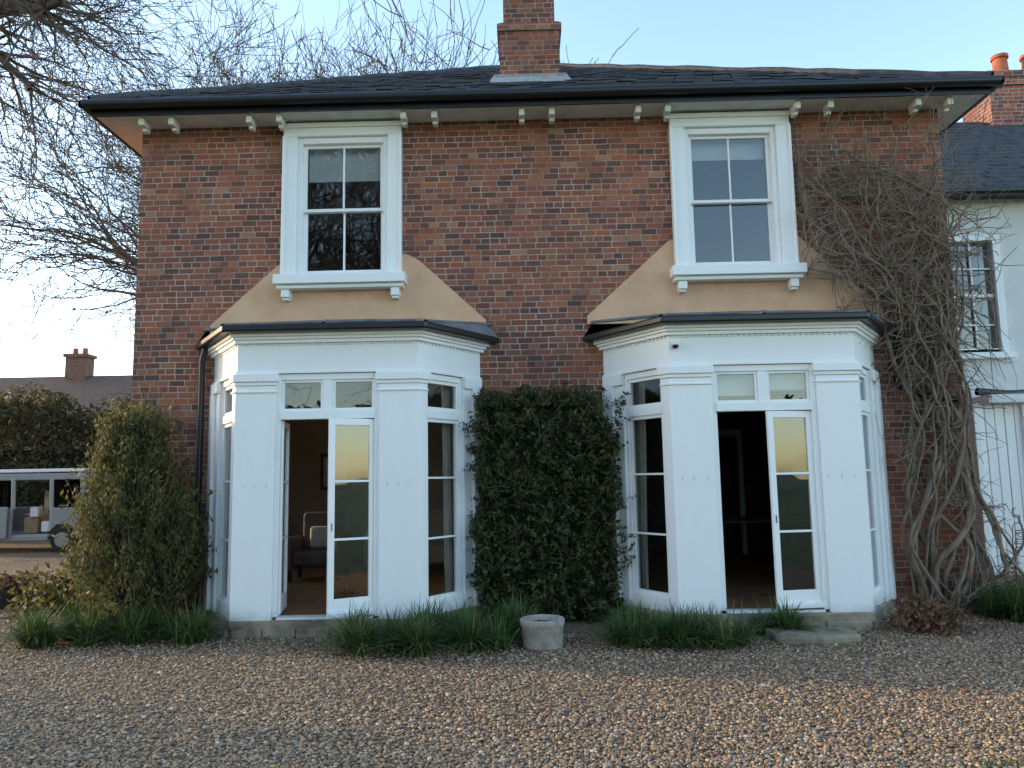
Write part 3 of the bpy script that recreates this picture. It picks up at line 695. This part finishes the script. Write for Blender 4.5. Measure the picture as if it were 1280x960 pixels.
n=500; q=np.column_stack([2.4+1.0*rs.rand(n),-4.70+.10*rs.rand(n),np.zeros(n)]); blades('lawn_edge_grass',q,.045,.005,GRASS)
P=np.array([4.0,-1.05,.12])+rs.randn(1100,3)*np.array([.16,.14,.09]); P[:,2]=np.abs(P[:,2]); leaves('dry_heather',P,.045,DEAD)
n=500; q=np.column_stack([-5+11*rs.rand(n),-1.0-.9*rs.rand(n)**2,.016+.01*rs.rand(n)]); leaves('leaf_litter',q,.035,DEAD)

# ---------------------------------------------------------------- planter
pl=empty('stone_planter')
prof=[(.0,0),(.185,0),(.19,.02),(.2,.2),(.212,.215),(.212,.262),(.2,.27),(.165,.268),(.155,.2),(0,.19)]
V=[];Fq=[];ns=40
for i in range(ns):
    a=2*math.pi*i/ns
    for r_,z in prof:
        jr=r_*(1+.012*math.sin(5*a+z*20)); V.append((.12+jr*math.cos(a),-1.55+jr*math.sin(a),z+.004))
K=len(prof)
for i in range(ns):
    j=(i+1)%ns
    for k in range(K-1): Fq.append((i*K+k,j*K+k,j*K+k+1,i*K+k+1))
fast('bowl',V,Fq,CONC,pl,smooth=False)
MB().cyl(.12,-1.55,.19,.225,.16).obj('soil',simple('soil',(.05,.035,.025),1,.3),pl)

tr=empty('garden_basket')
MB().cyl(-7.0,1.35,.02,.26,.22,.32,20).obj('basket',simple('wicker',(.06,.05,.045),.9,.3,bstr=.8),tr,bevel=.01)
P=np.array([-7.0,1.35,.3])+rs.randn(500,3)*np.array([.15,.15,.06]); leaves('plants',P,.06,DEAD,tr)
P=np.array([-7.5,1.7,.1])+rs.randn(900,3)*np.array([.3,.25,.09]); P[:,2]=np.abs(P[:,2]); leaves('border_plant',P,.06,LEAF_S)
P=np.array([-6.0,.9,.2])+rs.randn(1300,3)*np.array([.25,.25,.16]); P[:,2]=np.abs(P[:,2]); leaves('border_plant',P,.06,LEAF_S)

# ---------------------------------------------------------------- wisteria
vine=[]
guides=[
 [(4.50,0),(4.42,.8),(4.62,1.6),(4.78,2.4),(4.58,3.2),(4.30,3.75),(3.95,4.25),(3.62,4.8),(3.45,5.35)],
 [(4.60,0),(4.92,.7),(4.66,1.5),(5.0,2.3),(4.9,3.1),(4.6,3.8),(4.2,4.15),(3.8,4.6),(3.6,5.0)],
 [(4.70,0),(4.48,.9),(4.92,1.8),(4.78,2.8),(5.0,3.6),(4.9,4.4),(4.7,5.1)],
 [(4.40,0),(4.34,1.0),(4.46,2.0),(4.38,2.9),(4.7,3.7),(4.8,4.6),(4.3,5.15),(3.7,5.3)],
 [(4.80,0),(5.12,.5),(5.06,1.3),(4.74,2.1),(4.95,3),(5.08,3.8),(4.9,4.8),(5.05,5.5)],
 [(4.65,0),(4.75,.6),(5.0,1.2),(5.08,2.0),(4.86,2.7),(4.66,3.4),(4.42,3.9),(4.1,4.7),(4.2,5.5)],
 [(4.45,0),(4.7,.5),(4.55,1.2),(4.4,1.8),(4.72,2.5),(5.05,3.0),(5.06,3.9),(4.75,4.3),(4.35,4.6),(3.9,5.0)],
 [(4.9,0),(5.25,.25),(5.3,.9),(5.15,1.7),(5.1,2.6),(4.85,3.3),(4.8,4.1)],
 [(4.35,.02),(4.8,.15),(5.2,.3),(5.45,.2)],
 [(4.55,.0),(5.0,.25),(5.35,.5),(5.4,1.2)],
 [(4.72,0),(4.6,.5),(4.8,1.1),(4.7,2.0),(4.55,2.7),(4.28,3.3),(4.1,3.75),(3.7,4.1),(3.5,4.6)]]
def smoothpath(g,n,r0,r1,amp,y0=-.12,ya=.09):
    g=np.array(g,float); t=np.linspace(0,len(g)-1,n)
    def cr(i,f):
        p0,p1,p2,p3=g[max(i-1,0)],g[i],g[min(i+1,len(g)-1)],g[min(i+2,len(g)-1)]
        return .5*((2*p1)+(-p0+p2)*f+(2*p0-5*p1+4*p2-p3)*f*f+(-p0+3*p1-3*p2+p3)*f**3)
    pts=[];ph=random.random()*6; ph2=random.random()*6
    for k,tt in enumerate(t):
        i=min(int(tt),len(g)-1); q=cr(i,tt-i); s=k/n
        pts.append((q[0]+amp*math.sin(tt*3.1+ph)*.6+.02*math.sin(tt*8+ph2)+random.gauss(0,.005),y0+ya*math.sin(tt*1.7+ph*2)-.03,max(q[1]+amp*.4*math.cos(tt*2.7+ph),.0)))
    return pts,[(r0+(r1-r0)*(k/n)**.6)*(1+.12*math.sin(k*.9+ph)) for k in range(n)]
for gi,g in enumerate(guides):
    for rep in range(2):
        gg=[(x+random.gauss(0,.09*(1 if j else .6)),z+(random.gauss(0,.07) if j else 0)) for j,(x,z) in enumerate(g)]
        vine.append(smoothpath(gg,70,(.042 if rep==0 else .020)*random.uniform(.7,1.15),.011,.05,y0=-.13-.05*rep))
main=list(vine)
for i in range(1250):
    P_,R_=random.choice(main); k=random.randint(14,len(P_)-1); q=Vector(P_[k])
    hi=q.z>3.0
    if not hi and random.random()<.45: continue
    Lb=random.uniform(.4,1.5) if hi else random.uniform(.15,.6)
    d_=Vector((random.gauss(0,1)+(-.25 if hi else 0),0,random.gauss(.15,.7))).normalized(); pts=[tuple(q)];n_=11; yy=q.y
    for j in range(n_):
        d_=(d_+Vector((random.gauss(0,.22),random.gauss(-.03,.15),random.gauss(-.035,.22)))).normalized(); q=q+d_*Lb/n_
        q.y=min(q.y,-.04); q.x=max(min(q.x,5.45),3.36 if q.z>3.9 else 3.7)
        if q.z>5.9: q.z=5.9
        pts.append(tuple(q))
    r_=random.uniform(.004,.009); vine.append((pts,[r_*(1-.6*j/n_) for j in range(n_+1)]))
tubes('wisteria_vine',vine,VINE,None,6)

# ---------------------------------------------------------------- bare trees
def rv(rg): 
    return Vector((rg.gauss(0,1),rg.gauss(0,1),rg.gauss(0,1)))
def grow(out,p_,d_,Lb,r,lev,K,rg,jit=.16,up=.06,minr=.009,first=2):
    n_=7 if lev<2 else 5
    pts=[tuple(p_)];rad=[r]; st=[]
    for i in range(n_):
        d_=(d_+rv(rg)*jit*(.4 if lev==0 else 1)+Vector((0,0,up))).normalized(); p_=p_+d_*(Lb/n_)
        rr_=max(r*(1-.62*(i+1)/n_),minr*.6); pts.append(tuple(p_)); rad.append(rr_); st.append((p_.copy(),d_.copy(),rr_))
    out.append((pts,rad))
    if lev>=len(K): return
    for c in range(K[lev]):
        i=rg.randint(1 if lev else first,n_-1) if c else n_-1
        q,dd,rr_=st[i]; ax=dd.cross(rv(rg)).normalized(); an=math.radians(rg.uniform(22,50) if c else rg.uniform(5,25))
        nd=(Matrix.Rotation(an,3,ax)@dd)
        grow(out,q,nd,Lb*rg.uniform(.52,.78),max(rr_*rg.uniform(.55,.85),minr),lev+1,K,rg,jit,up,minr)
def baretree(name,loc,h,seed,K=(7,5,4,4,3),r=.28,minr=.012,lean=(0,0),jit=.16,up=.06,trunk=.42,first=2):
    rg=random.Random(seed); out=[]
    grow(out,Vector(loc),Vector((lean[0],lean[1],1)).normalized(),h*trunk,r,0,K,rg,jit,up,minr,first)
    return tubes(name,out,BARK,None,4)
t2=baretree('bare_tree',(-10.4,19,0),19.5,12,K=(11,8,5,4,2),minr=.017,jit=.15,up=.03,trunk=.48,first=4,r=.38)
t3=baretree('bare_tree',(-6.6,25,0),20,31,K=(11,8,5,4,2),minr=.018,jit=.15,up=.02,trunk=.48,first=4,r=.36)
t4=baretree('bare_tree',(-8.8,11.5,0),13,8,K=(12,8,5,4,3),minr=.009,up=-.005,jit=.17,trunk=.5,first=3,lean=(-.12,0))
rg=random.Random(3); out=[]
trunk=[(-12.2,3,0),(-12.1,3,2),(-12,2.9,4.5),(-11.6,2.8,6.5),(-11.2,2.8,8.5),(-11,2.6,11)]
out.append((trunk,[.42,.36,.32,.26,.2,.12]))
limbs=[[(-11.7,2.8,6.3),(-10.6,2.6,7.6),(-9.6,2.4,8.6),(-8.7,2.2,8.7),(-8.0,2.1,8.1),(-7.3,2.0,7.6)],
       [(-11.3,2.8,8),(-10.2,3,9.4),(-9.1,3.0,9.9),(-8.2,3.2,10.0),(-7.2,3.2,10.4)],
       [(-9.4,2.4,8.65),(-8.8,2.0,9.3),(-8.0,1.8,9.2),(-7.2,1.6,8.8),(-6.6,1.6,8.9)],
       [(-11.2,2.8,8.6),(-10.4,2,10.3),(-9.4,1.6,11.0),(-8.2,1.4,11),(-7.0,1.4,10.6)]]
for l in limbs:
    n_=len(l); rad=[.15*(1-.75*i/(n_-1)) for i in range(n_)]
    g=np.array(l); pts=[];rr=[]
    for i in range(n_-1):
        for f in (0,.33,.66):
            q=g[i]*(1-f)+g[i+1]*f; pts.append(tuple(q+np.array([rg.gauss(0,.06),rg.gauss(0,.06),rg.gauss(0,.08)]))); rr.append(rad[i]*(1-f)+rad[i+1]*f)
    out.append((pts,rr))
    for k in range(2,len(pts)):
        for c in range(2):
            d_=(Vector(pts[k])-Vector(pts[k-1])).normalized(); ax=d_.cross(rv(rg)).normalized(); nd=Matrix.Rotation(math.radians(rg.uniform(20,70)),3,ax)@d_
            grow(out,Vector(pts[k]),nd,rg.uniform(.6,1.6),max(rr[k]*.45,.014),2,(0,0,3,3,2),rg,.17,-.01,.007)
tubes('bare_tree',out,BARK,None,5)
def inst(src,loc,rot,sc,name='bare_tree'):
    o=bpy.data.objects.new(name,src.data); o.location=loc; o.rotation_euler=(0,0,rot); o.scale=(sc,)*3; link(o)
for (x,y,r_,s_) in ((-13,-34,1,1.2),(-7,-40,2.2,1.2),(-24,-28,3,1.1)):
    M_=Matrix.Rotation(r_,3,'Z')@Vector((-8.8,11.5,0))*s_*1.6
    inst(t4,(x-M_.x,y-M_.y,0),r_,s_*1.6)
def hedge_mass(name,x0,x1,y0,y1,h,n,size,seed,mat=LEAF_B,ux=None):
    P=np.stack([x0+(x1-x0)*rs.rand(n),y0+(y1-y0)*rs.rand(n),h*rs.rand(n)],1)
    hh=h*(.80+.22*vnoise(P*np.array([1,1,0]),.9,seed)); 
    ed=np.minimum.reduce([P[:,0]-x0,x1-P[:,0],P[:,1]-y0,y1-P[:,1],hh-P[:,2]])
    k=(ed>.1+.2*vnoise(P,1.6,seed+1))&(ed<1.0); P=P[k]
    e=empty(name)
    leaves('leaves',P,size,mat,e,np.clip(.45+.3*vnoise(P,1.3,seed+2)+.2*rs.randn(len(P)),0,1))
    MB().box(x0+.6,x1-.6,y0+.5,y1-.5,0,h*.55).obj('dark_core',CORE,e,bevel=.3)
    return e
hedge_mass('hedge',-21,-8.6,14.2,17.5,5.0,70000,.13,31)
hedge_mass('hedge',-9.8,-6.8,8.5,11.0,2.6,16000,.08,35)
hedge_mass('hedge',-24,-18,-9.5,1.2,5.4,26000,.17,41)  # unseen hedge added left of frame to shade the foreground gravel
hedge_mass('hedge',-30,34,-56,-52,8.5,40000,.45,51,LEAF_C)
n=9000; t=rs.rand(n); a=rs.rand(n)*6.28; rr=(1.7*(1-t)**.8+.1)*(1-.5*rs.rand(n)**2)*(1+.2*np.sin(a*5+t*30)); P=np.stack([8.6+rr*np.cos(a),7.5+rr*np.sin(a),1+8.2*t],1)
leaves('conifer_tree',P,.16,LEAF_C)

# ---------------------------------------------------------------- neighbouring house
nh=empty('neighbouring_house')
MB().box(-33,-22,33,40,0,5.6).obj('walls',BRICKD,nh)
mb=MB(); mb.v=[(-33.5,32.5,5.5),(-21.5,32.5,5.5),(-21.5,40.5,5.5),(-33.5,40.5,5.5),(-33.5,36.5,8.2),(-22.6,36.5,8.2)]; mb.f=[[0,1,5,4],[1,2,5],[2,3,4,5],[3,0,4],[3,2,1,0]]; mb.obj('roof',simple('clay_tiles',(.17,.10,.07),.85,.2),nh)
mb=MB(); mb.box(-27.6,-26.4,36,37,7.4,9.3); mb.box(-27.7,-26.3,35.9,37.1,9.3,9.5); mb.obj('chimney',BRICKD,nh)
mb=MB(); mb.cyl(-27.3,36.5,9.5,9.9,.15); mb.cyl(-26.7,36.5,9.5,9.9,.15); mb.obj('chimney_pots',POT,nh)

# ---------------------------------------------------------------- van (tail to the right, side door slid open)
van=empty('parked_van')
def vx(x): return -15.55+x
VY0,VY1=9.6,11.5
mb=MB()
full=[(.1,.35),(.0,.6),(.05,.92),(.5,1.06),(4.78,1.08),(4.8,.4),(4.6,.33),(4.55,.55),(4.4,.68),(4.1,.68),(3.97,.55),(3.92,.3),(1.35,.3),(1.3,.55),(1.1,.68),(.8,.68),(.6,.55),(.55,.33)]
mb.ext([(vx(a),z) for a,z in full],VY1-.05,VY1)
mb.ext([(vx(a),z) for a,z in [(.1,.35),(.0,.6),(.05,.92),(.5,1.06),(3.0,1.08),(3.0,.3),(1.35,.3),(1.3,.55),(1.1,.68),(.8,.68),(.6,.55),(.55,.33)]],VY0,VY0+.05)
mb.ext([(vx(a),z) for a,z in [(3.93,1.08),(4.78,1.08),(4.8,.4),(4.6,.33),(4.55,.55),(4.4,.68),(4.1,.68),(3.97,.55),(3.93,.5)]],VY0,VY0+.05)
mb.box(vx(3.0),vx(3.9),VY0,VY0+.05,.3,.42)
mb.box(vx(.05),vx(4.75),VY0+.05,VY1-.05,.35,.45)
for a,b in ((1.5,1.6),(2.95,3.05),(3.9,4.0),(4.66,4.78)):
    for y in (VY0+.01,VY1-.06): mb.ext([(vx(a),1.05),(vx(b),1.05),(vx(b-.03),1.78),(vx(a-.03),1.78)],y,y+.05)
for y in (VY0+.01,VY1-.06): mb.ext([(vx(.45),1.04),(vx(.58),1.04),(vx(1.1),1.78),(vx(.98),1.78)],y,y+.05)
mb.ext([(vx(.95),1.76),(vx(4.77),1.76),(vx(4.7),1.87),(vx(4.5),1.92),(vx(1.3),1.92),(vx(1.05),1.86)],VY0+.02,VY1-.02)
mb.ext([(vx(0.02),.4),(vx(.0),.6),(vx(.05),.93),(vx(.9),1.06),(vx(.9),.4)],VY0+.05,VY1-.05)
mb.box(vx(4.74),vx(4.8),VY0+.05,VY1-.05,.4,1.1)
mb.box(vx(2.05),vx(2.93),VY0-.09,VY0-.04,.36,1.12)
mb.obj('body',SILV,van,bevel=.015,recalc=True)
mb=MB()
mb.ext([(vx(1.6),1.08),(vx(2.95),1.08),(vx(2.93),1.76),(vx(1.57),1.76)],VY0+.03,VY0+.036)
mb.ext([(vx(4.0),1.08),(vx(4.66),1.08),(vx(4.63),1.76),(vx(3.97),1.76)],VY0+.03,VY0+.036)
mb.ext([(vx(.58),1.04),(vx(1.5),1.08),(vx(1.47),1.76),(vx(1.08),1.76)],VY0+.03,VY0+.036)
mb.v+= [(vx(.44),VY0+.1,1.04),(vx(.44),VY1-.1,1.04),(vx(1.0),VY1-.12,1.78),(vx(1.0),VY0+.12,1.78)]; k=len(mb.v)-4; mb.f.append([k,k+1,k+2,k+3])
mb.obj('windows',glassmat('van_glass',(.25,.27,.28),.06),van)
rl=[([(vx(1.3),y,1.93),(vx(1.4),y,1.99),(vx(3),y,2.0),(vx(4.5),y,1.99),(vx(4.6),y,1.93)],[.02]*5) for y in (VY0+.12,VY1-.12)]
tubes('roof_rails',rl,SILV,van,6)
rl=[([(vx(x),VY0+.1,2.02),(vx(x),VY1-.1,2.02)],[.015]*2) for x in (1.6,2.1,2.6,3.1,3.6,4.1,4.45)]; tubes('roof_bars',rl,WHITE,van,6)
MB().box(vx(1.35),vx(4.7),VY0+.0,VY0+.04,1.955,2.03).obj('roof_rack_board',WHITE,van,bevel=.01)
for i,x in enumerate((.95,4.26)):
    for y in (VY0-.0,VY1-.2):
        bpy.ops.mesh.primitive_cylinder_add(radius=.31,depth=.2,vertices=32,location=(vx(x),y+.1,.315),rotation=(math.pi/2,0,0)); q=bpy.context.object; q.name='wheel'; q.data.materials.append(RUB); q.parent=van
        bv=q.modifiers.new('b','BEVEL'); bv.width=.03; bv.segments=3
        bpy.ops.mesh.primitive_cylinder_add(radius=.18,depth=.02,vertices=16,location=(vx(x),y-.005,.315),rotation=(math.pi/2,0,0)); q=bpy.context.object; q.name='hubcap'; q.data.materials.append(SILV); q.parent=van
mb=MB(); mb.box(vx(3.1),vx(3.45),VY0+.3,VY0+.9,.46,.85); mb.box(vx(3.55),vx(3.85),VY0+.35,VY0+.9,.46,1.5); mb.box(vx(3.2),vx(3.5),VY0+.95,VY1-.3,.46,1.3); mb.box(vx(3.15),vx(3.8),VY0+.25,VY0+.3,.9,.94); mb.obj('load',BEIGE,van,bevel=.02)
mb=MB(); mb.box(vx(3.3),vx(3.5),VY0+.2,VY0+.4,.86,1.1); mb.box(vx(3.6),vx(3.8),VY0+.2,VY0+.33,.5,.75); mb.obj('tool_boxes',RENDERW,van,bevel=.02)
mb=MB(); mb.box(vx(4.7),vx(4.81),VY0-.006,VY0+.1,.75,1.05); mb.obj('tail_lamp',simple('lamp_lens',(.30,.03,.02),.2,.05,bstr=0),van,bevel=.01)
mb=MB(); mb.box(vx(3.94),vx(4.84),VY0-.01,VY0+.02,.36,.46); mb.obj('bumper_trim',RUB,van,bevel=.02)
print('done')
